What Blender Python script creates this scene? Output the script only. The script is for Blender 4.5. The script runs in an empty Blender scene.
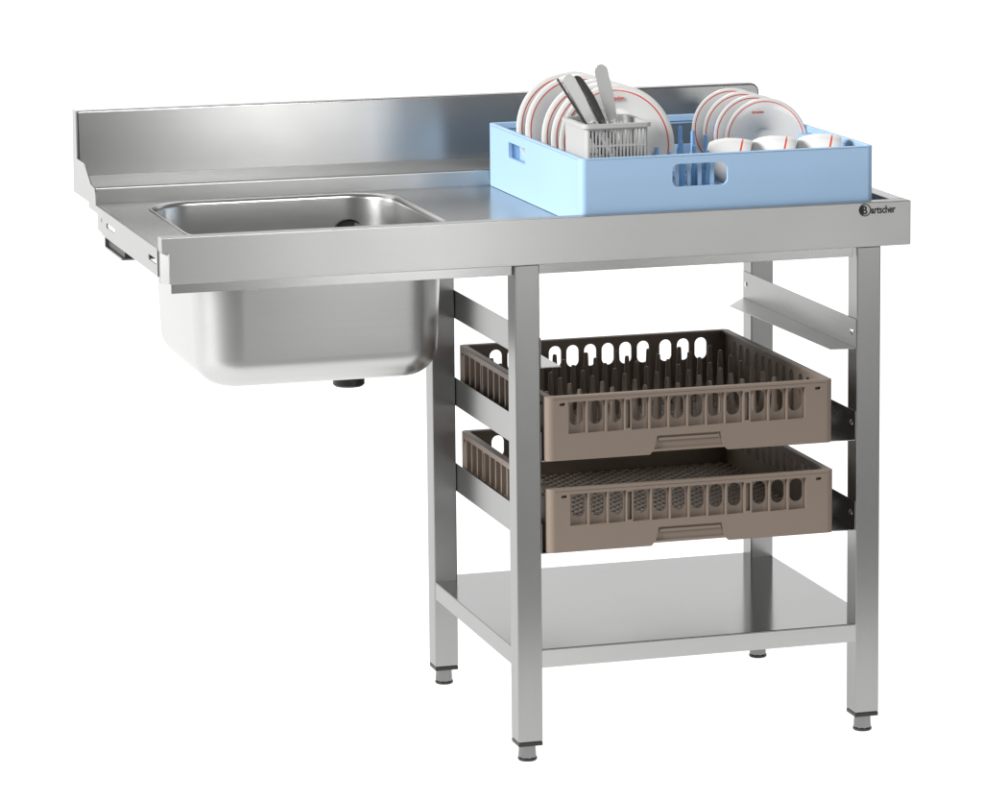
import bpy, bmesh, math, random
from mathutils import Vector, Matrix
from mathutils.geometry import tessellate_polygon
random.seed(7)
S = bpy.context.scene
COL = S.collection
PI = math.pi

# ------------------------------------------------------------------ materials
def new_mat(name):
    m = bpy.data.materials.new(name); m.use_nodes = True
    nt = m.node_tree
    b = nt.nodes['Principled BSDF']
    return m, nt, b

def steel(name, grain, base=0.62, rough=0.3, aniso=0.75, streak=0.009, tint=(1.0, 1.0, 0.985)):
    """brushed stainless steel, grain along the given axis"""
    m, nt, b = new_mat(name)
    N, L = nt.nodes, nt.links
    tc = N.new('ShaderNodeTexCoord'); mp = N.new('ShaderNodeMapping')
    sc = {'X': (2, 70, 70), 'Y': (70, 2, 70), 'Z': (70, 70, 2)}[grain]
    mp.inputs['Scale'].default_value = sc
    L.new(tc.outputs['Object'], mp.inputs['Vector'])
    n1 = N.new('ShaderNodeTexNoise'); n1.inputs['Scale'].default_value = 2.2; n1.inputs['Detail'].default_value = 3
    L.new(mp.outputs['Vector'], n1.inputs['Vector'])
    n2 = N.new('ShaderNodeTexNoise'); n2.inputs['Scale'].default_value = 4.0; n2.inputs['Detail'].default_value = 4
    L.new(tc.outputs['Object'], n2.inputs['Vector'])
    mr = N.new('ShaderNodeMapRange'); mr.inputs['To Min'].default_value = base - streak; mr.inputs['To Max'].default_value = base + streak
    L.new(n1.outputs['Fac'], mr.inputs['Value'])
    cm = N.new('ShaderNodeCombineColor')
    for i, t in enumerate(tint):
        mu = N.new('ShaderNodeMath'); mu.operation = 'MULTIPLY'; mu.inputs[1].default_value = t
        L.new(mr.outputs['Result'], mu.inputs[0]); L.new(mu.outputs[0], cm.inputs[i])
    L.new(cm.outputs['Color'], b.inputs['Base Color'])
    b.inputs['Metallic'].default_value = 1.0
    ad = N.new('ShaderNodeMapRange'); ad.inputs['To Min'].default_value = rough - 0.05; ad.inputs['To Max'].default_value = rough + 0.06
    L.new(n2.outputs['Fac'], ad.inputs['Value']); L.new(ad.outputs['Result'], b.inputs['Roughness'])
    b.inputs['Anisotropic'].default_value = aniso; b.inputs['Anisotropic Rotation'].default_value = 0.25   # highlights smear across the grain
    tv = N.new('ShaderNodeCombineXYZ')
    for i in range(3): tv.inputs[i].default_value = 1.0 if 'XYZ'[i] == grain else 0.02
    L.new(tv.outputs['Vector'], b.inputs['Tangent'])
    return m

def plastic(name, col, rough=0.4, spec=0.5, sss=0.0, bump=0.05, var=0.06, through=0.0):
    m, nt, b = new_mat(name)
    N, L = nt.nodes, nt.links
    tc = N.new('ShaderNodeTexCoord')
    n = N.new('ShaderNodeTexNoise'); n.inputs['Scale'].default_value = 9; n.inputs['Detail'].default_value = 5
    L.new(tc.outputs['Object'], n.inputs['Vector'])
    mx = N.new('ShaderNodeMix'); mx.data_type = 'RGBA'
    mx.inputs['A'].default_value = (*[c * (1 - var) for c in col], 1); mx.inputs['B'].default_value = (*[min(1, c * (1 + var)) for c in col], 1)
    L.new(n.outputs['Fac'], mx.inputs['Factor']); L.new(mx.outputs['Result'], b.inputs['Base Color'])
    b.inputs['Roughness'].default_value = rough; b.inputs['Specular IOR Level'].default_value = spec
    if sss:
        b.inputs['Subsurface Weight'].default_value = sss; b.inputs['Subsurface Radius'].default_value = (0.004, 0.004, 0.006)
    f = N.new('ShaderNodeTexNoise'); f.inputs['Scale'].default_value = 900; f.inputs['Detail'].default_value = 2
    L.new(tc.outputs['Object'], f.inputs['Vector'])
    bp = N.new('ShaderNodeBump'); bp.inputs['Strength'].default_value = bump; bp.inputs['Distance'].default_value = 0.0006
    L.new(f.outputs['Fac'], bp.inputs['Height']); L.new(bp.outputs['Normal'], b.inputs['Normal'])
    if through:                              # thin moulded plastic lets some light through
        tr = N.new('ShaderNodeBsdfTranslucent'); tr.inputs['Color'].default_value = (*col, 1)
        mi = N.new('ShaderNodeMixShader'); mi.inputs[0].default_value = through
        out = [n_ for n_ in N if n_.type == 'OUTPUT_MATERIAL'][0]
        L.new(b.outputs[0], mi.inputs[1]); L.new(tr.outputs[0], mi.inputs[2]); L.new(mi.outputs[0], out.inputs['Surface'])
    return m

STX = steel('brushed_steel_lengthwise', 'X', base=0.37, rough=0.25)
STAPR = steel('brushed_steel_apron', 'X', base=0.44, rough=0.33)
STTOP = steel('brushed_steel_worktop', 'X', base=0.41, rough=0.22, aniso=0.5)
STY = steel('brushed_steel_sideways', 'Y', base=0.31, rough=0.28)
STE = steel('brushed_steel_end_panel', 'Y', base=0.36, rough=0.33)
STBL = steel('knife_steel', 'Z', base=0.90, rough=0.38, aniso=0.2, streak=0.02)
STZ = steel('brushed_steel_upright', 'Z', base=0.34, rough=0.30, aniso=0.5)
STL = steel('satin_steel_ledge', 'X', base=0.40, rough=0.30, streak=0.0)
STB = steel('satin_steel_basin', 'X', base=0.53, rough=0.30, aniso=0.15, streak=0.02)
STSH = steel('brushed_steel_shelf_darkened', 'X', base=0.21, rough=0.14, aniso=0.5)  # base darkened to mute the backdrop's reflection on the shelf top
STF = steel('dull_foot_steel', 'Z', base=0.22, rough=0.25, aniso=0.2, streak=0.03)
STK = steel('polished_steel', 'Z', base=0.62, rough=0.2, aniso=0.2, streak=0.02)
STKD = steel('dark_polished_steel', 'Z', base=0.30, rough=0.25, aniso=0.2, streak=0.02)
BLK = plastic('black_plastic', (0.012, 0.012, 0.012), rough=0.45)
PAINT = plastic('black_print', (0.01, 0.01, 0.01), rough=0.6, bump=0)
BLUE = plastic('light_blue_plastic', (0.40, 0.59, 0.81), rough=0.42, var=0.03, through=0.15)
PEGB = plastic('blue_peg_plastic', (0.26, 0.52, 0.84), rough=0.35, var=0.03, through=0.3)
BRN = plastic('taupe_brown_plastic', (0.200, 0.155, 0.122), rough=0.5, var=0.05, bump=0.1)
WHT = plastic('pale_grey_plastic', (0.42, 0.42, 0.41), rough=0.4, var=0.02)
POR = plastic('white_porcelain', (0.69, 0.685, 0.67), rough=0.15, bump=0, var=0.01)
RED = plastic('red_glaze', (0.62, 0.07, 0.04), rough=0.2, bump=0)

# ------------------------------------------------------------------ mesh helpers
def link(name, bm, mats, parent=None, bevel=0, seg=2, smooth=False, angle=30):
    me = bpy.data.meshes.new(name)
    bmesh.ops.recalc_face_normals(bm, faces=bm.faces[:])
    if smooth or bevel:
        for f in bm.faces: f.smooth = True
    if smooth:
        for e in bm.edges:
            if len(e.link_faces) == 2 and e.calc_face_angle(0) > math.radians(angle): e.smooth = False
    bm.to_mesh(me); bm.free()
    for m in (mats if isinstance(mats, (list, tuple)) else [mats]): me.materials.append(m)
    o = bpy.data.objects.new(name, me); COL.objects.link(o)
    if parent: o.parent = parent
    if bevel:
        md = o.modifiers.new('edge', 'BEVEL'); md.width = bevel; md.segments = seg
        md.limit_method = 'ANGLE'; md.angle_limit = math.radians(35); md.harden_normals = True
    return o

def tag(o, label, cat, group=None):
    o['label'] = label; o['category'] = cat
    if group: o['group'] = group
    return o

def thing(name, label, cat, loc=(0, 0, 0), group=None):
    o = bpy.data.objects.new(name, None); COL.objects.link(o)
    o.empty_display_size = 0.05; o.location = loc
    return tag(o, label, cat, group)

def box(bm, x0, x1, y0, y1, z0, z1):
    vs = [bm.verts.new((x, y, z)) for z in (z0, z1) for y in (y0, y1) for x in (x0, x1)]
    for q in ((0, 1, 3, 2), (4, 5, 7, 6), (0, 1, 5, 4), (2, 3, 7, 6), (0, 2, 6, 4), (1, 3, 7, 5)):
        bm.faces.new([vs[i] for i in q])

def prism(bm, poly, h0, h1, fn):
    """simple polygon extruded between h0 and h1; fn(u, v, h) -> xyz"""
    a = [bm.verts.new(fn(u, v, h0)) for u, v in poly]; b = [bm.verts.new(fn(u, v, h1)) for u, v in poly]
    n = len(poly)
    bm.faces.new(a); bm.faces.new(b)
    for i in range(n): bm.faces.new((a[i], a[(i + 1) % n], b[(i + 1) % n], b[i]))

def plate(bm, outer, holes, h0, h1, fn):
    """flat plate with holes, extruded between h0 and h1"""
    loops = [outer] + holes
    flat = [p for l in loops for p in l]
    tris = tessellate_polygon([[Vector((u, v, 0)) for u, v in l] for l in loops])
    A = [bm.verts.new(fn(u, v, h0)) for u, v in flat]; B = [bm.verts.new(fn(u, v, h1)) for u, v in flat]
    for t in tris:
        if len(set(t)) < 3: continue
        for V in (A, B):
            try: bm.faces.new([V[i] for i in t])
            except ValueError: pass
    k = 0
    for l in loops:
        n = len(l)
        for i in range(n):
            a, b = k + i, k + (i + 1) % n
            bm.faces.new((A[a], A[b], B[b], B[a]))
        k += n

def rrect(x0, x1, y0, y1, r, n=8):
    out = []
    for cx, cy, a0 in ((x1 - r, y1 - r, 0), (x0 + r, y1 - r, 90), (x0 + r, y0 + r, 180), (x1 - r, y0 + r, 270)):
        for i in range(n + 1):
            a = math.radians(a0 + 90 * i / n)
            out.append((cx + r * math.cos(a), cy + r * math.sin(a)))
    return out

def rect(x0, x1, y0, y1): return [(x0, y0), (x1, y0), (x1, y1), (x0, y1)]

def oval(cx, cy, w, h, n=8): return rrect(cx - w / 2, cx + w / 2, cy - h / 2, cy + h / 2, w / 2 * 0.999, n)

def lathe(bm, prof, seg=48, mat=None, cap=True):
    """profile of (r, z) round the z axis; mat(i) -> material slot of the band i..i+1"""
    rings = []
    for r, z in prof:
        if r < 1e-6: rings.append([bm.verts.new((0, 0, z))])
        else: rings.append([bm.verts.new((r * math.cos(2 * PI * k / seg), r * math.sin(2 * PI * k / seg), z)) for k in range(seg)])
    for i in range(len(rings) - 1):
        a, b = rings[i], rings[i + 1]
        for k in range(seg):
            q = [a[k % len(a)], a[(k + 1) % len(a)], b[(k + 1) % len(b)], b[k % len(b)]]
            u = []
            for v in q:
                if v not in u: u.append(v)
            if len(u) > 2:
                f = bm.faces.new(u)
                if mat: f.material_index = mat(i)
    if cap:
        for rg in (rings[0], rings[-1]):
            if len(rg) > 2: bm.faces.new(rg)

def tube(bm, pts, r, seg=10, closed=False):
    n = len(pts); rings = []
    for i, p in enumerate(pts):
        p = Vector(p)
        a = Vector(pts[(i - 1) % n]) if (closed or i > 0) else p
        b = Vector(pts[(i + 1) % n]) if (closed or i < n - 1) else p
        t = (b - a).normalized()
        up = Vector((0, 0, 1)) if abs(t.z) < 0.95 else Vector((1, 0, 0))
        s = t.cross(up).normalized(); w = s.cross(t)
        rings.append([bm.verts.new(p + r * (math.cos(2 * PI * k / seg) * s + math.sin(2 * PI * k / seg) * w)) for k in range(seg)])
    m = n if closed else n - 1
    for i in range(m):
        a, b = rings[i], rings[(i + 1) % n]
        for k in range(seg): bm.faces.new((a[k], a[(k + 1) % seg], b[(k + 1) % seg], b[k]))
    if not closed: bm.faces.new(rings[0]); bm.faces.new(rings[-1])

def text_mesh(name, body, size, mat, parent, M, xs=1.0, bold=0.0, ext=0.0003):
    cu = bpy.data.curves.new(name, 'FONT'); cu.body = body; cu.size = size
    cu.offset = bold; cu.extrude = ext; cu.align_x = 'LEFT'
    t = bpy.data.objects.new(name, cu); COL.objects.link(t)
    bpy.context.view_layer.update()
    me = bpy.data.meshes.new_from_object(t.evaluated_get(bpy.context.evaluated_depsgraph_get()))
    bpy.data.objects.remove(t); bpy.data.curves.remove(cu)
    me.name = name; me.materials.clear(); me.materials.append(mat)
    me.transform(M @ Matrix.Diagonal((xs, 1, 1, 1)))
    o = bpy.data.objects.new(name, me); COL.objects.link(o); o.parent = parent
    return o

def dup(root, loc=None, rot=None, label=None):
    r = root.copy(); COL.objects.link(r)
    if loc is not None: r.location = loc
    if rot is not None: r.rotation_euler = rot
    if label: r['label'] = label
    for ch in list(root.children):
        c = ch.copy(); COL.objects.link(c); c.parent = r
        for g in list(ch.children):
            d = g.copy(); COL.objects.link(d); d.parent = c
    return r

XY = lambda u, v, h: (u, v, h)
XZ = lambda u, v, h: (u, h, v)
YZ = lambda u, v, h: (h, u, v)

# ------------------------------------------------------------------ measures (metres)
W, H, ZT = 1.2, 0.8595, 0.8395
ZA = 0.789                      # lower edge of the front apron
XL, XR, YF, YB, LEG = 0.551, 1.1134, 0.0086, 0.5385, 0.04

# ------------------------------------------------------------------ the table
T = thing('sink_table', 'stainless steel dishwasher inlet table with sink basin, splashback and four legs', 'work table')

# worktop sheet with the basin opening
SX0, SX1, SY0, SY1 = 0.074, 0.482, 0.105, 0.512
bm = bmesh.new()
plate(bm, rect(0.002, 1.177, 0.0245, 0.5455), [rrect(SX0, SX1, SY0, SY1, 0.072)], ZT - 0.002, ZT, XY)
link('worktop', bm, STTOP, T)
# pressed step that frames the basin area
# raised front rim with the apron
bm = bmesh.new()
box(bm, W - 0.025, W, 0.0262, 0.545, 0.8205, H)
link('side_rim', bm, STE, T, bevel=0.0018, seg=3)
bm = bmesh.new()
prism(bm, [(0.0, 0.836), (0.0, H), (W, H), (W, ZA), (0.0115, ZA), (0.0115, 0.836)], 0.0, 0.0256, XZ)
link('apron', bm, STAPR, T, bevel=0.0014, seg=3)
bm = bmesh.new()
prism(bm, [(0.0002, 0.0112), (0.0113, 0.0008), (0.0113, 0.022), (0.0002, 0.022)], ZA + 0.0003, 0.8358, XY)
link('apron_corner', bm, STY, T)
bm = bmesh.new()
box(bm, W - 0.008, W - 0.0004, 0.0262, 0.70, ZA, 0.8195)
link('end_apron', bm, STE, T, bevel=0.0012)
bm = bmesh.new()
prism(bm, [(0.018, 0.772), (0.018, 0.7875), (0.05, 0.7875), (0.05, 0.785), (0.021, 0.785), (0.021, 0.772)], 0.0175, XR - 0.0035, YZ)
link('under_apron_rail', bm, STX, T, bevel=0.0006)
# splashback and its ledge
bm = bmesh.new()
r = 0.014
poly = [(0.0015, 0.84), (W, 0.84)] + [(W - r + r * math.cos(a), 0.974 - r + r * math.sin(a)) for a in [math.radians(10 * i) for i in range(10)]] + [(0.0015, 0.974)]
prism(bm, poly, 0.69, 0.722, XZ)
for v in bm.verts:                       # its front leans back a little
    if abs(v.co.y - 0.69) < 1e-6: v.co.y += max(0.0, v.co.z - 0.866) * 0.075
link('splashback', bm, STX, T, bevel=0.003, seg=3)
bm = bmesh.new()
prism(bm, [(0.546, 0.8375), (0.546, 0.8420), (0.5485, 0.8640), (0.5515, 0.8663), (0.6895, 0.8675), (0.6895, 0.8375)], 0.0015, W - 0.001, YZ)
link('splash_ledge', bm, STL, T, bevel=0.0012, seg=2)
# left end panel: gusset, two slots, bolt hole
bm = bmesh.new()
prof = [(0.7235, 0.975), (0.693, 0.975), (0.6915, 0.8985), (0.6885, 0.8965), (0.625, 0.8965), (0.6175, 0.893), (0.569, 0.8685), (0.536, 0.8665), (0.531, 0.860), (0.5285, 0.8400), (0.026, 0.8400),
        (0.0256, 0.798), (0.48, 0.7985), (0.481, 0.8015), (0.515, 0.8020), (0.514, 0.8278), (0.590, 0.8282), (0.5915, 0.8375), (0.7298, 0.8365)]
plate(bm, prof, [rrect(0.366, 0.437, 0.8155, 0.8235, 0.0035, 4), rrect(0.033, 0.094, 0.8150, 0.8235, 0.0035, 4),
                 [(0.4795 + 0.003 * math.cos(2 * PI * k / 10), 0.822 + 0.004 * math.sin(2 * PI * k / 10)) for k in range(10)]], -0.0012, 0.0012, YZ)
link('end_panel', bm, STE, T)
# channel bracket under the left end
bm = bmesh.new()
prism(bm, [(0.479, 0.800), (0.479, 0.777), (0.335, 0.777), (0.335, 0.780), (0.4765, 0.780), (0.4765, 0.800)], 0.003, 0.062, YZ)
box(bm, 0.059, 0.062, 0.335, 0.4765, 0.780, 0.8)
br = link('channel_bracket', bm, STY, T, bevel=0.0006)
bm = bmesh.new(); box(bm, 0.008, 0.058, 0.3355, 0.4760, 0.7805, 0.799)
link('channel_insert', bm, BLK, br, bevel=0.0006)
# basin
def basin():
    bm = bmesh.new()
    cx, cy = (SX0 + SX1) / 2, (SY0 + SY1) / 2
    hw, hd = (SX1 - SX0) / 2, (SY1 - SY0) / 2
    lv = []
    for a in range(0, 91, 15):                 # rolled lip
        t = math.radians(a); lv.append((-0.0040 + 0.0075 * math.sin(t), 0.8402 - 0.0075 * (1 - math.cos(t)), 0.072))
    lv += [(0.0035, 0.80, 0.072), (0.006, 0.74, 0.070), (0.0085, 0.68, 0.068)]
    R = 0.048; zb = 0.5985; i0 = 0.010
    for a in range(0, 91, 9):
        t = math.radians(a); lv.append((i0 + R * (1 - math.cos(t)), zb + R - R * math.sin(t), max(0.066 - 0.9 * R * (1 - math.cos(t)), 0.018)))
    lv.append((0.10, zb - 0.001, 0.014)); lv.append((0.17, zb - 0.003, 0.008))
    rings = []
    for ins, z, r in lv:
        rings.append([bm.verts.new((x, y, z)) for x, y in rrect(cx - hw + ins, cx + hw - ins, cy - hd + ins, cy + hd - ins, r, 10)])
    for a, b in zip(rings, rings[1:]):
        n = len(a)
        for k in range(n): bm.faces.new((a[k], a[(k + 1) % n], b[(k + 1) % n], b[k]))
    bm.faces.new(rings[-1])
    return bm
bs = link('basin', basin(), STB, T, smooth=True, angle=60)
sd = bs.modifiers.new('sheet', 'SOLIDIFY'); sd.thickness = 0.0012; sd.offset = 1
bm = bmesh.new(); lathe(bm, [(0.0, 0.5620), (0.0225, 0.5620), (0.0255, 0.5650), (0.0255, 0.597)], 32)
bm.transform(Matrix.Translation((0.359, 0.30, 0)))
link('drain_pipe', bm, BLK, bs, smooth=True)
bm = bmesh.new()
lathe(bm, [(0.0, 0.0), (0.034, 0.0), (0.040, 0.0012), (0.042, 0.0008)], 32, cap=False); bm.transform(Matrix.Translation((0.359, 0.30, 0.5985)))
link('drain_strainer', bm, STK, bs, smooth=True)
# overflow hole high on the rear wall, seen over the rim
bm = bmesh.new(); lathe(bm, [(0.0, 0.0), (0.018, 0.0), (0.0195, 0.002), (0.021, 0.003), (0.0215, -0.004)], 32, cap=False)
bm.transform(Matrix.Translation((0.413, 0.5045, 0.7820)) @ Matrix.Diagonal((1.12, 1, 0.85, 1)) @ Matrix.Rotation(PI / 2, 4, 'X'))
link('overflow_outlet', bm, BLK, bs, smooth=True)

# legs: tube + black cap + adjustable foot
def make_leg():
    bm = bmesh.new(); box(bm, 0, LEG, 0, LEG, 0.033, 0.788)
    lg = link('leg', bm, STZ, T, bevel=0.0022, seg=3)
    bm = bmesh.new(); box(bm, 0.0003, LEG - 0.0003, 0.0003, LEG - 0.0003, 0.0262, 0.0328)
    link('end_cap', bm, BLK, lg, bevel=0.001)
    bm = bmesh.new(); lathe(bm, [(0.0, 0.004), (0.0142, 0.004), (0.0150, 0.007), (0.0138, 0.0262), (0.0, 0.0262)], 8)
    bm.transform(Matrix.Translation((LEG / 2, LEG / 2, 0)))
    link('foot', bm, STF, lg, bevel=0.0008)
    bm = bmesh.new(); lathe(bm, [(0.0, 0.0002), (0.0140, 0.0002), (0.0152, 0.0015), (0.0152, 0.0045), (0.0, 0.0045)], 24)
    bm.transform(Matrix.Translation((LEG / 2, LEG / 2, 0)))
    link('foot_pad', bm, BLK, lg, smooth=True)
    return lg
leg0 = make_leg(); leg0.location = (XL, YF, 0)
for x, y in ((XR, YF), (XL, YB - LEG), (XR, YB - LEG)):
    l = leg0.copy(); COL.objects.link(l); l.parent = T; l.location = (x, y, 0)
    for g in list(leg0.children):
        d = g.copy(); COL.objects.link(d); d.parent = l

# shelf: folded sheet with lips, the light on the lips put into lighter steel
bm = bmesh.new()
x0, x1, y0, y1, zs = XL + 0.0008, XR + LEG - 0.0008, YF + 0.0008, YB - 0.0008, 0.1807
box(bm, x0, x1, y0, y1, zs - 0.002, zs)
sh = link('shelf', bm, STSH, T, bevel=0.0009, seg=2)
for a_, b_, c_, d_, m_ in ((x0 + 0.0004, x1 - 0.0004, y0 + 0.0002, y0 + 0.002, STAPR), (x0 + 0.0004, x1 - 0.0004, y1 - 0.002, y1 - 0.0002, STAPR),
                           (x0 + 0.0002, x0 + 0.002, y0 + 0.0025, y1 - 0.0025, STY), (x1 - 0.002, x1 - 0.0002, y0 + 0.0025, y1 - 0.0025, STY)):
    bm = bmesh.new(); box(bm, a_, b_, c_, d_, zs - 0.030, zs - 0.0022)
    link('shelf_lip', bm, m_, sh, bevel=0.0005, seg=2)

# six L-shaped rack rails
def make_rail(side):
    bm = bmesh.new()
    hgt, t = 0.0475, 0.0016
    if side < 0:                              # plate against the left legs, tray bent inwards
        xa = XL + LEG + 0.0002
        poly = [(0.0, 0.0), (0.034, 0.0), (0.034, t), (t, t), (t, hgt), (0.0, hgt)]
        f = lambda u, v, h: (xa + u, h, v)
        prism(bm, poly, YF + 0.001, 0.537, f)
    else:
        xa = XR - 0.0002
        f = lambda u, v, h: (xa - u, h, v)
        prism(bm, [(0.0, 0.0), (0.0, hgt), (t, hgt), (t, 0.0)], YF + 0.001, 0.533, f)
        prism(bm, [(t, YF + 0.001), (0.042, YF + 0.006), (0.052, 0.46), (t, 0.533)], 0.0002, t, lambda u, v, h: (xa - u, v, h))
    rl = link('rack_rail', bm, STY, T, bevel=0.0005, seg=1)
    for yy in (YF + 0.018, 0.519):
        bm = bmesh.new(); lathe(bm, [(0.0, 0.0022), (0.003, 0.002), (0.005, 0.0008), (0.0055, 0.0)], 16, cap=False)
        bm.transform(Matrix.Translation((xa - side * t, yy, 0.026)) @ Matrix.Rotation(-side * PI / 2, 4, 'Y'))
        link('screw', bm, STK, rl, smooth=True)
    return rl
RZ = (0.6255, 0.4780, 0.3325)
for side in (-1, 1):
    r0 = make_rail(side); r0.location.z = RZ[0]
    for z in RZ[1:]:
        c = r0.copy(); COL.objects.link(c); c.parent = T; c.location = (0, 0, z)
        for g in list(r0.children):
            d = g.copy(); COL.objects.link(d); d.parent = c

# maker's mark on the apron
FR = Matrix(((1, 0, 0, 0), (0, 0, -1, 0), (0, 1, 0, 0), (0, 0, 0, 1)))     # text plane facing the viewer
bm = bmesh.new()
RO, RI = 0.0100, 0.0084
ring = lambda r, a0=0, a1=360, n=40: [(r * math.cos(math.radians(a0 + (a1 - a0) * k / n)), r * math.sin(math.radians(a0 + (a1 - a0) * k / n))) for k in range(n)]
plate(bm, ring(RO), [ring(RI)], 0, 0.0003, XY)
prism(bm, [(r * math.cos(math.radians(a)), r * math.sin(math.radians(a))) for r, a in [(RI - 0.0002, a) for a in range(110, 251, 10)]], 0, 0.0003, XY)
bm.transform(Matrix.Translation((1.1225, 0.0, 0.8475)) @ FR)
bm.transform(Matrix.Translation((0, -0.0004, 0)))
lg = link('maker_logo', bm, PAINT, T)
text_mesh('logo_initial', 'B', 0.0185, PAINT, lg, Matrix.Translation((1.1172, -0.0005, 0.8412)) @ FR, xs=0.88, bold=0.00045)
text_mesh('logo_lettering', 'artscher', 0.0165, PAINT, lg, Matrix.Translation((1.1325, -0.0005, 0.8418)) @ FR, xs=0.74, bold=0.0003)

# ------------------------------------------------------------------ crates on the rails
KX, KW, KD, KH = 0.597, 0.474, 0.50, 0.100
CEN = [0.648, 0.6795, 0.7108, 0.7505, 0.7817, 0.8128, 0.8438, 0.8747, 0.9055, 0.9469, 0.9778, 1.0087]
def crate_walls():
    bm = bmesh.new()
    cx, cy = KX + KW / 2, KD / 2
    for k, (ln, off) in enumerate(((KW, KD / 2), (KD, KW / 2), (KW, KD / 2), (KD, KW / 2))):
        sc = ln / KW
        M = Matrix.Translation((cx, cy, 0)) @ Matrix.Rotation(k * PI / 2, 4, 'Z')
        def fn(u, v, h, M=M, off=off): return M @ Vector((u, -off + h, v))
        us = [(c - cx) * sc for c in CEN]
        hl = ln / 2
        e = 0.012
        a, b = -0.064 * sc, 0.056 * sc
        # outer shell: one pocket per oval, narrow slots between the groups, small slots at both ends, raised grip notch below
        outer = [(-hl + e, 0), (a - 0.004, 0), (a, 0.0045), (b, 0.0045), (b + 0.004, 0), (hl - e, 0), (hl - e, KH - 0.003), (-hl + e, KH - 0.003)]
        holes = [rect(u - 0.0146, u + 0.0142, 0.0415, 0.0915) for u in us]
        for i in (2, 8): holes.append(rect((us[i] + us[i + 1]) / 2 - 0.0038, (us[i] + us[i + 1]) / 2 + 0.0036, 0.0445, 0.0895))
        holes += [rrect(-hl + 0.022, -hl + 0.031, 0.0860, 0.0905, 0.001, 2), rrect(hl - 0.031, hl - 0.022, 0.0860, 0.0905, 0.001, 2)]
        holes.append([(a + 0.003, 0.008), (b - 0.003, 0.008), (b - 0.008, 0.0295), (a + 0.008, 0.0295)])
        plate(bm, outer, holes, 0.0, 0.0068, fn)
        # grip panel inside the notch
        prism(bm, [(a, 0.006), (b, 0.006), (b - 0.004, 0.032), (a + 0.004, 0.032)], 0.0036, 0.0066, fn)
        prism(bm, [(a + 0.010, 0.0215), (b - 0.010, 0.0215), (b - 0.010, 0.0255), (a + 0.010, 0.0255)], 0.0010, 0.0037, fn)
        # inner wall with the oval openings
        plate(bm, rect(-hl + e, hl - e, 0.003, KH - 0.004), [oval(u, 0.0715, 0.0215, 0.0370) for u in us], 0.0069, 0.0100, fn)
        # top bead and foot bead
        prism(bm, [(0.0, KH), (0.0015, KH + 0.0008), (0.0115, KH + 0.0008), (0.013, KH), (0.013, KH - 0.0035), (0.0, KH - 0.0035)], -hl + e, hl - e, lambda u, v, h, fn=fn: fn(h, v, u))
        # corner post (quarter round)
        c0 = (-hl + e, e)
        arc = [(c0[0] + e * math.cos(math.radians(t)), c0[1] + e * math.sin(math.radians(t))) for t in range(180, 271, 10)]
        prism(bm, arc + [(c0[0] + 0.004, e + 0.004)], 0.0, KH + 0.0006, lambda u, v, h, M=M, off=off: M @ Vector((u, -off + v, h)))
    return bm
def crate_grid(pitch, w, z0, z1, diag=False):
    bm = bmesh.new()
    xa, xb, ya, yb = KX + 0.0095, KX + KW - 0.0095, 0.0095, KD - 0.0095
    if not diag:
        n = int((xb - xa) / pitch)
        for i in range(1, n + 1): box(bm, xa + i * pitch - w / 2, xa + i * pitch + w / 2, ya, yb, z0, z1)
        n = int((yb - ya) / pitch)
        for i in range(1, n + 1): box(bm, xa, xb, ya + i * pitch - w / 2, ya + i * pitch + w / 2, z0 + 0.0003, z1 + 0.0003)
    else:
        for s in (1, -1):
            c = xa - yb if s > 0 else xa + ya
            c1 = xb - ya if s > 0 else xb + yb
            while c < c1:
                c += pitch
                # line x = c + s*y inside the rectangle
                pts = []
                for y in (ya, yb):
                    x = c + s * y
                    if xa <= x <= xb: pts.append((x, y))
                for x in (xa, xb):
                    y = (x - c) / s
                    if ya < y < yb: pts.append((x, y))
                if len(pts) < 2: continue
                (xp, yp), (xq, yq) = pts[0], pts[1]
                d = Vector((xq - xp, yq - yp)); 
                if d.length < 0.01: continue
                nrm = Vector((-d.y, d.x)).normalized() * w / 2
                prism(bm, [(xp + nrm.x, yp + nrm.y), (xq + nrm.x, yq + nrm.y), (xq - nrm.x, yq - nrm.y), (xp - nrm.x, yp - nrm.y)], z0 + (0.0004 if s > 0 else 0), z1 + (0.0004 if s > 0 else 0), XY)
    return bm

c1 = thing('peg_crate', 'taupe plastic dish crate full of upright pegs, on the middle rails', 'dish crate', (0, 0, RZ[1] + 0.0022))
link('crate_wall', crate_walls(), BRN, c1)
link('floor_grid', crate_grid(0.018, 0.0095, 0.004, 0.010), BRN, c1)
bm = bmesh.new(); lathe(bm, [(0.0078, 0.0), (0.0068, 0.026), (0.0056, 0.028), (0.0038, 0.0695), (0.0028, 0.0725), (0.0, 0.073)], 10)
pg = link('peg', bm, BRN, c1, smooth=True, angle=50); first = True
for j in range(9):
    for i in range(8):
        if j == 0: continue
        o = pg if first else pg.copy()
        if not first: COL.objects.link(o); o.parent = c1
        first = False
        o.location = (KX + 0.0455 + 0.0547 * i, 0.0420 + 0.0520 * j, 0.0095)
c2 = thing('flat_crate', 'taupe plastic crate with a flat lattice bottom, on the lowest rails', 'dish crate', (0.002, 0, RZ[2] + 0.0022))
link('crate_wall', crate_walls(), BRN, c2)
link('lattice_bottom', crate_grid(0.021, 0.0040, 0.014, 0.0185, True), BRN, c2)

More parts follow.
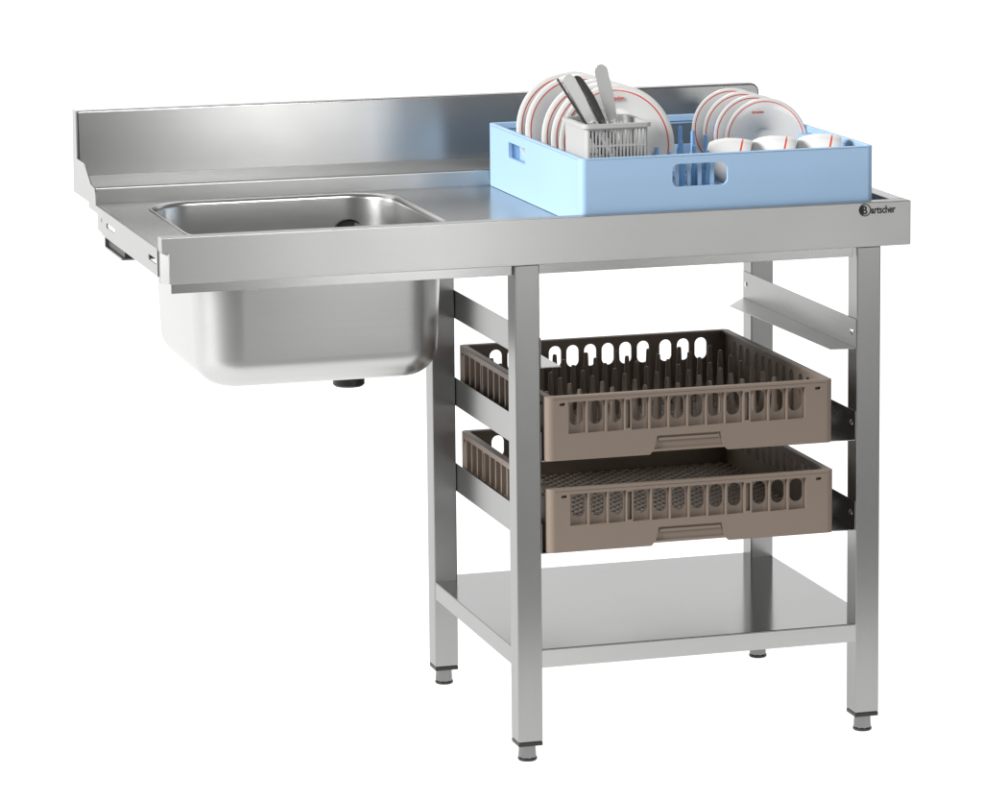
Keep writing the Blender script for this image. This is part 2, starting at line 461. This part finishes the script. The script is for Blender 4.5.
# ------------------------------------------------------------------ blue rack on the worktop
BX, BY, BZ, BW, BD, BH = 0.666, 0.035, ZT + 0.0008, 0.485, 0.510, 0.1040
rk = thing('blue_rack', 'light blue plastic dishwasher rack holding crockery on the worktop', 'dish rack', (BX, BY, BZ))
bm = bmesh.new()
th, e = 0.0055, 0.010
for k, (ln, off) in enumerate(((BW, BD / 2), (BD, BW / 2), (BW, BD / 2), (BD, BW / 2))):
    M = Matrix.Translation((BW / 2, BD / 2, 0)) @ Matrix.Rotation(k * PI / 2, 4, 'Z')
    fn = lambda u, v, h, M=M, off=off: M @ Vector((u, -off + h, v))
    hl = ln / 2
    c = -0.047 if k % 2 == 0 else (0.046 if k == 1 else -0.046)
    c = {0: -0.047, 1: 0.0, 2: -0.085, 3: -0.0895}[k]
    hole = rrect(c - 0.0455, c + 0.0455, 0.0535, 0.0895, 0.010, 5) if k in (0, 2) else rrect(c - 0.047, c + 0.047, 0.060, 0.0855, 0.003, 3)
    plate(bm, rect(-hl + e, hl - e, 0.0, BH - 0.002), [hole], 0.0, th, fn)
    if k in (1, 3):                       # recessed grip pocket behind the side holes
        for b_ in ((c - 0.052, c + 0.052, 0.052, 0.056), (c - 0.052, c + 0.052, 0.089, 0.093)):
            prism(bm, rect(*b_), th + 0.0002, 0.020, fn)
        for b_ in ((c - 0.052, c - 0.049, 0.0562, 0.0888), (c + 0.049, c + 0.052, 0.0562, 0.0888)):
            prism(bm, rect(*b_), th + 0.0002, 0.020, fn)
        prism(bm, rect(c - 0.052, c + 0.052, 0.052, 0.093), 0.0202, 0.0225, fn)
    prism(bm, [(0.0, BH - 0.0025), (0.0, BH - 0.0008), (0.0008, BH), (th + 0.0012, BH), (th + 0.002, BH - 0.0008), (th + 0.002, BH - 0.010), (th, BH - 0.011), (th, BH - 0.0025)], -hl + e, hl - e, lambda u, v, h, fn=fn: fn(h, v, u))
    arc = [(-hl + e + e * math.cos(math.radians(t)), e + e * math.sin(math.radians(t))) for t in range(180, 271, 9)]
    inn = [(-hl + e + (e - th) * math.cos(math.radians(t)), e + (e - th) * math.sin(math.radians(t))) for t in range(270, 179, -9)]
    prism(bm, arc + inn, 0.0, BH, lambda u, v, h, M=M, off=off: M @ Vector((u, -off + v, h)))
for u in (0.1625, 0.182, 0.1995, 0.2205):      # ribs just behind the front hand hole
    box(bm, u - 0.003, u + 0.003, 0.014, 0.018, 0.0112, 0.094)
link('rack_wall', bm, BLUE, rk, smooth=True, angle=25)
bm = bmesh.new()
for i in range(1, 24):
    x = BW * i / 24; box(bm, x - 0.002, x + 0.002, th, BD - th, 0.004, 0.0105)
for i in range(1, 25):
    y = BD * i / 25; box(bm, th, BW - th, y - 0.002, y + 0.002, 0.0044, 0.0109)
link('floor_grid', bm, BLUE, rk)
bm = bmesh.new(); lathe(bm, [(0.0068, 0.0), (0.0060, 0.050), (0.0040, 0.054), (0.0034, 0.086), (0.0024, 0.0885), (0.0, 0.089)], 12)
pb = link('peg', bm, PEGB, rk, smooth=True, angle=50); first = True
for j in range(7):
    for i in range(7):
        x, y = 0.044 + 0.063 * i, 0.074 + 0.063 * j
        if (x < 0.125 and y < 0.16) or (x > 0.27 and y < 0.25) or (x > 0.32 and y < 0.34): continue       # the cutlery basket and the cups stand here
        o = pb if first else pb.copy()
        if not first: COL.objects.link(o); o.parent = rk
        first = False
        o.location = (x, y, 0.0107)
bm = bmesh.new()
for y in (0.055, 0.112): tube(bm, [(0.255, y, 0.035), (BW - th, y, 0.035)], 0.004, 8)
link('cup_rest', bm, BLUE, rk, smooth=True)

# ------------------------------------------------------------------ crockery
def plate_mesh(R, well, ring_r, ring_w):
    bm = bmesh.new()
    d = R * 0.16
    prof = [(0.0, 0.004), (well * 0.55, 0.004), (well * 0.9, 0.0042), (well, 0.0055), (well * 1.08, 0.0075), (ring_r - ring_w, 0.0075 + (d - 0.0075) * 0.80), (ring_r, 0.0075 + (d - 0.0075) * 0.86), (R * 0.985, d), (R, d - 0.0008), (R * 0.992, d - 0.003), (well * 1.12, 0.0025), (well * 1.02, 0.0), (well * 0.92, 0.0), (well * 0.9, 0.0015), (0.0, 0.0015)]
    lathe(bm, prof, 72, mat=lambda i: 1 if i == 5 else 0, cap=False)
    return bm
def place_face(o, x, y, z, lean, yaw=0.0):
    # local z (dish front) -> towards the viewer (-y), leaning back
    o.location = (x, y, z); o.rotation_euler = (PI / 2 - lean, 0, yaw)
def crockery(name, R, well, rr, rw, label, cat, group, sz, tp):
    t = thing(name, label, cat, (0, 0, 0), group)
    link('plate_body', plate_mesh(R, well, rr, rw), [POR, RED], t, smooth=True, angle=55)
    text_mesh('printed_mark', 'Bartscher', sz, RED, t, Matrix.Translation((tp[0], tp[1], tp[2])) @ Matrix.Rotation(-0.05, 4, 'X'), xs=0.8, bold=0.0001, ext=0.0002)
    return t
RP = 0.0945
p0 = crockery('dinner_plate', RP, 0.060, 0.086, 0.0021, 'frontmost white dinner plate with red line, right behind the cutlery basket', 'plate', 'dinner plates standing in the blue rack', 0.0085, (-0.010, 0.070, 0.0122))
zc = BZ + 0.011 + RP * math.cos(0.2)
lab = ['second dinner plate from the front, just behind the foremost one', 'middle one of the five dinner plates in the blue rack', 'second rearmost white dinner plate standing in the blue rack', 'rearmost white dinner plate, its rim farthest left in the rack']
place_face(p0, 0.7735, 0.195, zc, 0.2, -0.05)
for k, dy in enumerate((0.043, 0.088, 0.172, 0.216)):
    q = dup(p0, label=lab[k]); place_face(q, 0.7735 - 0.002 * k, 0.195 + dy, zc, 0.2 + (0.02, -0.02, 0.03, 0)[k], -0.05)
RS = 0.0705
s0 = crockery('saucer', RS, 0.021, 0.0655, 0.0018, 'frontmost white saucer with red edge line, behind the three cups', 'saucer', 'saucers standing in the blue rack', 0.0065, (-0.022, 0.046, 0.0098))
zs_ = BZ + 0.011 + RS * math.cos(0.16)
lab = ['second saucer from the front, showing behind the foremost saucer', 'third saucer from the front, second one from the rear', 'rearmost white saucer, its rim farthest left beside the blue pegs']
place_face(s0, 1.0735, 0.325, zs_, 0.16, -0.05)
for k in range(3):
    q = dup(s0, label=lab[k]); place_face(q, 1.0735 - 0.0005 * k, 0.325 + 0.054 * (k + 1), zs_, 0.16, -0.05)

def cup_thing(label):
    t = thing('coffee_cup', label, 'cup', (0, 0, 0), 'cups lying at the front of the blue rack')
    bm = bmesh.new()
    prof = [(0.0, 0.0), (0.020, 0.0), (0.0225, 0.002), (0.028, 0.010), (0.034, 0.024), (0.0375, 0.040), (0.0388, 0.0500), (0.0391, 0.0530), (0.0397, 0.066), (0.0390, 0.0672), (0.0378, 0.066), (0.0362, 0.045), (0.032, 0.022), (0.024, 0.008), (0.0, 0.0045)]
    lathe(bm, prof, 56, mat=lambda i: 1 if i == 6 else 0, cap=False)
    link('cup_body', bm, [POR, RED], t, smooth=True, angle=60)
    bm = bmesh.new()
    tube(bm, [(0.0365, 0, 0.048), (0.046, 0, 0.051), (0.054, 0, 0.046), (0.0555, 0, 0.036), (0.051, 0, 0.025), (0.042, 0, 0.0185), (0.031, 0, 0.017)], 0.0036, 10)
    link('cup_handle', bm, POR, t, smooth=True)
    return t
def place_cup(o, x, y, z, spin):
    ax = Vector((0.90, -0.33, -0.22)).normalized()
    o.rotation_mode = 'QUATERNION'
    q = ax.to_track_quat('Z', 'Y')
    from mathutils import Quaternion
    o.rotation_quaternion = q @ Quaternion((0, 0, 1), spin)
    o.location = Vector((x, y, z)) - ax * 0.035
k0 = cup_thing('leftmost white cup with a red stripe, above the hand hole of the rack')
place_cup(k0, 0.938, 0.125, 0.9195, -0.75)
k1 = dup(k0, label='middle one of the three white cups, in front of the saucer'); place_cup(k1, 1.012, 0.125, 0.9200, -0.75)
k2 = dup(k0, label='rightmost white cup with a red stripe, next to the rack corner'); place_cup(k2, 1.0885, 0.125, 0.9195, -0.75)

# ------------------------------------------------------------------ cutlery basket and knives
CBX, CBY, CW, CD, CH = 0.684, 0.062, 0.102, 0.112, 0.137
cz = BZ + 0.0112
cb = thing('cutlery_basket', 'pale grey slatted plastic cutlery basket holding knives, inside the blue rack', 'basket', (CBX, CBY, cz))
bm = bmesh.new()
def slats(n, x0, x1, rows):
    out = []
    w = (x1 - x0) / n
    for a, b in rows:
        for i in range(n): out.append(rect(x0 + w * i + w * 0.24, x0 + w * (i + 1) - w * 0.24, a, b))
    return out
rows = [(0.008, 0.030), (0.033, 0.056), (0.059, 0.080), (0.083, 0.1065), (0.1095, 0.1325)]
t_ = 0.0022
for y in (0.0, CD - t_):
    plate(bm, rect(0.004, CW - 0.004, 0, CH), slats(16, 0.0055, CW - 0.0055, rows), y, y + t_, XZ)
plate(bm, rect(0.006, CD - 0.006, 0, CH), [], 0.0, t_, YZ)
plate(bm, rect(0.006, CD - 0.006, 0, CH), [], CW - t_, CW, YZ)
for cx_, cy_, a0 in ((0.006, 0.006, 180), (CW - 0.006, 0.006, 270), (CW - 0.006, CD - 0.006, 0), (0.006, CD - 0.006, 90)):
    o_ = [(cx_ + 0.006 * math.cos(math.radians(a0 + t)), cy_ + 0.006 * math.sin(math.radians(a0 + t))) for t in range(0, 91, 15)]
    i_ = [(cx_ + 0.0038 * math.cos(math.radians(a0 + t)), cy_ + 0.0038 * math.sin(math.radians(a0 + t))) for t in range(90, -1, -15)]
    prism(bm, o_ + i_, 0, CH, XY)
plate(bm, rrect(0.001, CW - 0.001, 0.001, CD - 0.001, 0.006, 4), [], 0.0, 0.003, XY)
link('basket_body', bm, WHT, cb, smooth=True, angle=25)
bm = bmesh.new()
plate(bm, rrect(-0.005, CW + 0.005, -0.005, CD + 0.005, 0.010, 6), [rrect(0.0025, CW - 0.0025, 0.0025, CD - 0.0025, 0.005, 6)], CH - 0.001, CH + 0.0055, XY)
link('basket_rim', bm, WHT, cb, bevel=0.0015)
bm = bmesh.new()
arc = [(CW * 0.18 + CW * 0.64 * k / 12, CH + 0.006 + 0.011 * math.sin(PI * k / 12) ** 0.6) for k in range(13)]
prism(bm, [(CW * 0.18, CH + 0.003)] + arc + [(CW * 0.82, CH + 0.003)], CD - 0.001, CD + 0.0025, XZ)
link('basket_grip', bm, WHT, cb, bevel=0.0008)

def knife(label, base, tip, width, spin, mat, thick=0.0018, bend=0.0):
    """table knife standing handle down; base and tip are the ends of its blade in space"""
    b, t = Vector(base), Vector(tip); ax = (t - b).normalized(); L_ = (t - b).length
    bm = bmesh.new(); n = 26; Lt, Rt = [], []
    for k in range(n + 1):
        s = 1 - (1 - k / n) ** 1.6
        w = width * (0.66 + 0.34 * min(1, s / 0.5)) * (1.0 if s < 0.88 else math.sqrt(max(0.0, 1 - ((s - 0.88) / 0.12) ** 2)))
        c = bend * math.sin(PI * s) * width
        Lt.append((-w / 2 + c, s * L_)); Rt.append((w / 2 + c * 0.6, s * L_))
    poly = Lt[:-1] + [((Lt[-1][0] + Rt[-1][0]) / 2, L_)] + Rt[:-1][::-1]
    prism(bm, poly, -thick / 2, thick / 2, XZ)
    o = thing('table_knife', label, 'knife', tuple(b), 'knives standing in the cutlery basket')
    o.rotation_mode = 'QUATERNION'
    from mathutils import Quaternion
    side = Vector((1, 0, 0)); side = (side - ax * side.dot(ax)).normalized(); back = ax.cross(side)
    o.rotation_quaternion = Matrix((side, back, ax)).transposed().to_quaternion() @ Quaternion((0, 0, 1), spin)
    link('blade', bm, mat, o, bevel=0.0004, seg=1)
    bm = bmesh.new()
    tube(bm, [(0, 0, 0.004), (0, 0, -0.01), (0, 0, -0.05), (0, 0, -0.085)], 0.0048, 10)
    link('knife_handle', bm, mat, o, smooth=True)
    return o
kb = 0.988
knife('single upright knife with rounded bright blade, tallest in the basket', (0.7475, 0.120, kb), (0.7270, 0.125, 1.0800), 0.0210, -0.40, STBL)
knife('slim knife seen edge-on, a dark line at the left of the basket', (0.7015, 0.118, kb), (0.6620, 0.140, 1.0590), 0.016, 1.2, STKD, 0.004)
knife('broad pale knife blade leaning left, between the two darker ones', (0.7105, 0.110, kb), (0.6735, 0.130, 1.0650), 0.0205, -0.55, STBL)
knife('dark grey knife with curved blade, leaning left behind the pale blade', (0.7320, 0.128, kb), (0.6930, 0.150, 1.0600), 0.0215, 0.35, STKD, 0.0018, 0.25)

# ------------------------------------------------------------------ studio: white sweep given a glow that drowns shadows, grey floor before it
m, nt, b = new_mat('glowing_white_sweep')
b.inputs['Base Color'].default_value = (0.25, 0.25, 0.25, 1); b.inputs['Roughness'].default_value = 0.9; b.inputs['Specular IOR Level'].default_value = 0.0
b.inputs['Emission Color'].default_value = (1, 1, 1, 1); b.inputs['Emission Strength'].default_value = 1.0  # added glow with no lamp behind it, keeps the floor free of shadows
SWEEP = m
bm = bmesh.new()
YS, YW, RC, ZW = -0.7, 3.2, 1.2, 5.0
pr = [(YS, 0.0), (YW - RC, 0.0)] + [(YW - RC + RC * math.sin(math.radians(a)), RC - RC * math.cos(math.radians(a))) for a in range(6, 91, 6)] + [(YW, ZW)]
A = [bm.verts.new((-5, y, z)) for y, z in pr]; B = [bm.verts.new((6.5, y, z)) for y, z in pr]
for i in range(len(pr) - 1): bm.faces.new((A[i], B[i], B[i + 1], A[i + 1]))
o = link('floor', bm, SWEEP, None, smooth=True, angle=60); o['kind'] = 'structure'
FLG = plastic('grey_studio_floor', (0.30, 0.30, 0.30), rough=0.6)
bm = bmesh.new(); vs = [bm.verts.new(v) for v in ((-30, -30, -0.004), (30, -30, -0.004), (30, 30, -0.004), (-30, 30, -0.004))]; bm.faces.new(vs)
o = link('ground', bm, FLG); o['kind'] = 'structure'

w = bpy.data.worlds.new('World'); S.world = w; w.use_nodes = True
w.node_tree.nodes['Background'].inputs['Color'].default_value = (1, 1, 1, 1)
w.node_tree.nodes['Background'].inputs['Strength'].default_value = 0.15

def area(name, loc, target, sx, sy, watts, col=(1, 1, 1)):
    l = bpy.data.lights.new(name, 'AREA'); l.shape = 'RECTANGLE'; l.size = sx; l.size_y = sy; l.energy = watts; l.color = col
    o = bpy.data.objects.new(name, l); COL.objects.link(o); o.location = loc
    o.rotation_euler = (Vector(target) - Vector(loc)).to_track_quat('-Z', 'Y').to_euler()
    return o
area('key_softbox', (-4.4, -1.0, 3.0), (0.5, 0.2, 0.7), 1.8, 1.8, 580)
area('strip_softbox', (1.7, -5.2, 0.9), (0.4, 0.4, 0.7), 0.5, 1.8, 19)
area('apron_fill', (3.1, -5.2, 0.55), (0.9, 0.2, 0.7), 1.1, 0.9, 12)  # added unseen fill, brightens the right end of the apron
area('front_softbox', (1.45, -3.6, 5.2), (0.6, 0.2, 0.6), 0.7, 2.0, 105)

# ------------------------------------------------------------------ camera
cam = bpy.data.cameras.new('camera'); co = bpy.data.objects.new('camera', cam); COL.objects.link(co)
yaw, pit, rol = 0.2807, -0.1541, -0.0099
fw = Vector((math.sin(yaw) * math.cos(pit), math.cos(yaw) * math.cos(pit), math.sin(pit)))
rt = Vector((math.cos(yaw), -math.sin(yaw), 0)); up = rt.cross(fw)
r2 = math.cos(rol) * rt + math.sin(rol) * up; u2 = -math.sin(rol) * rt + math.cos(rol) * up
Mx = Matrix(((r2.x, u2.x, -fw.x, -1.1314), (r2.y, u2.y, -fw.y, -5.7001), (r2.z, u2.z, -fw.z, 1.7153), (0, 0, 0, 1)))
co.matrix_world = Mx
cam.sensor_width = 36; cam.lens = 3928.59 / 983 * 36
cam.shift_x = 0.0; cam.shift_y = -(400 - 264.29) / 983
cam.clip_end = 200; cam.clip_start = 0.05
S.camera = co
S.view_settings.view_transform = 'Standard'; S.view_settings.look = 'None'
S.view_settings.exposure = 0; S.view_settings.gamma = 1
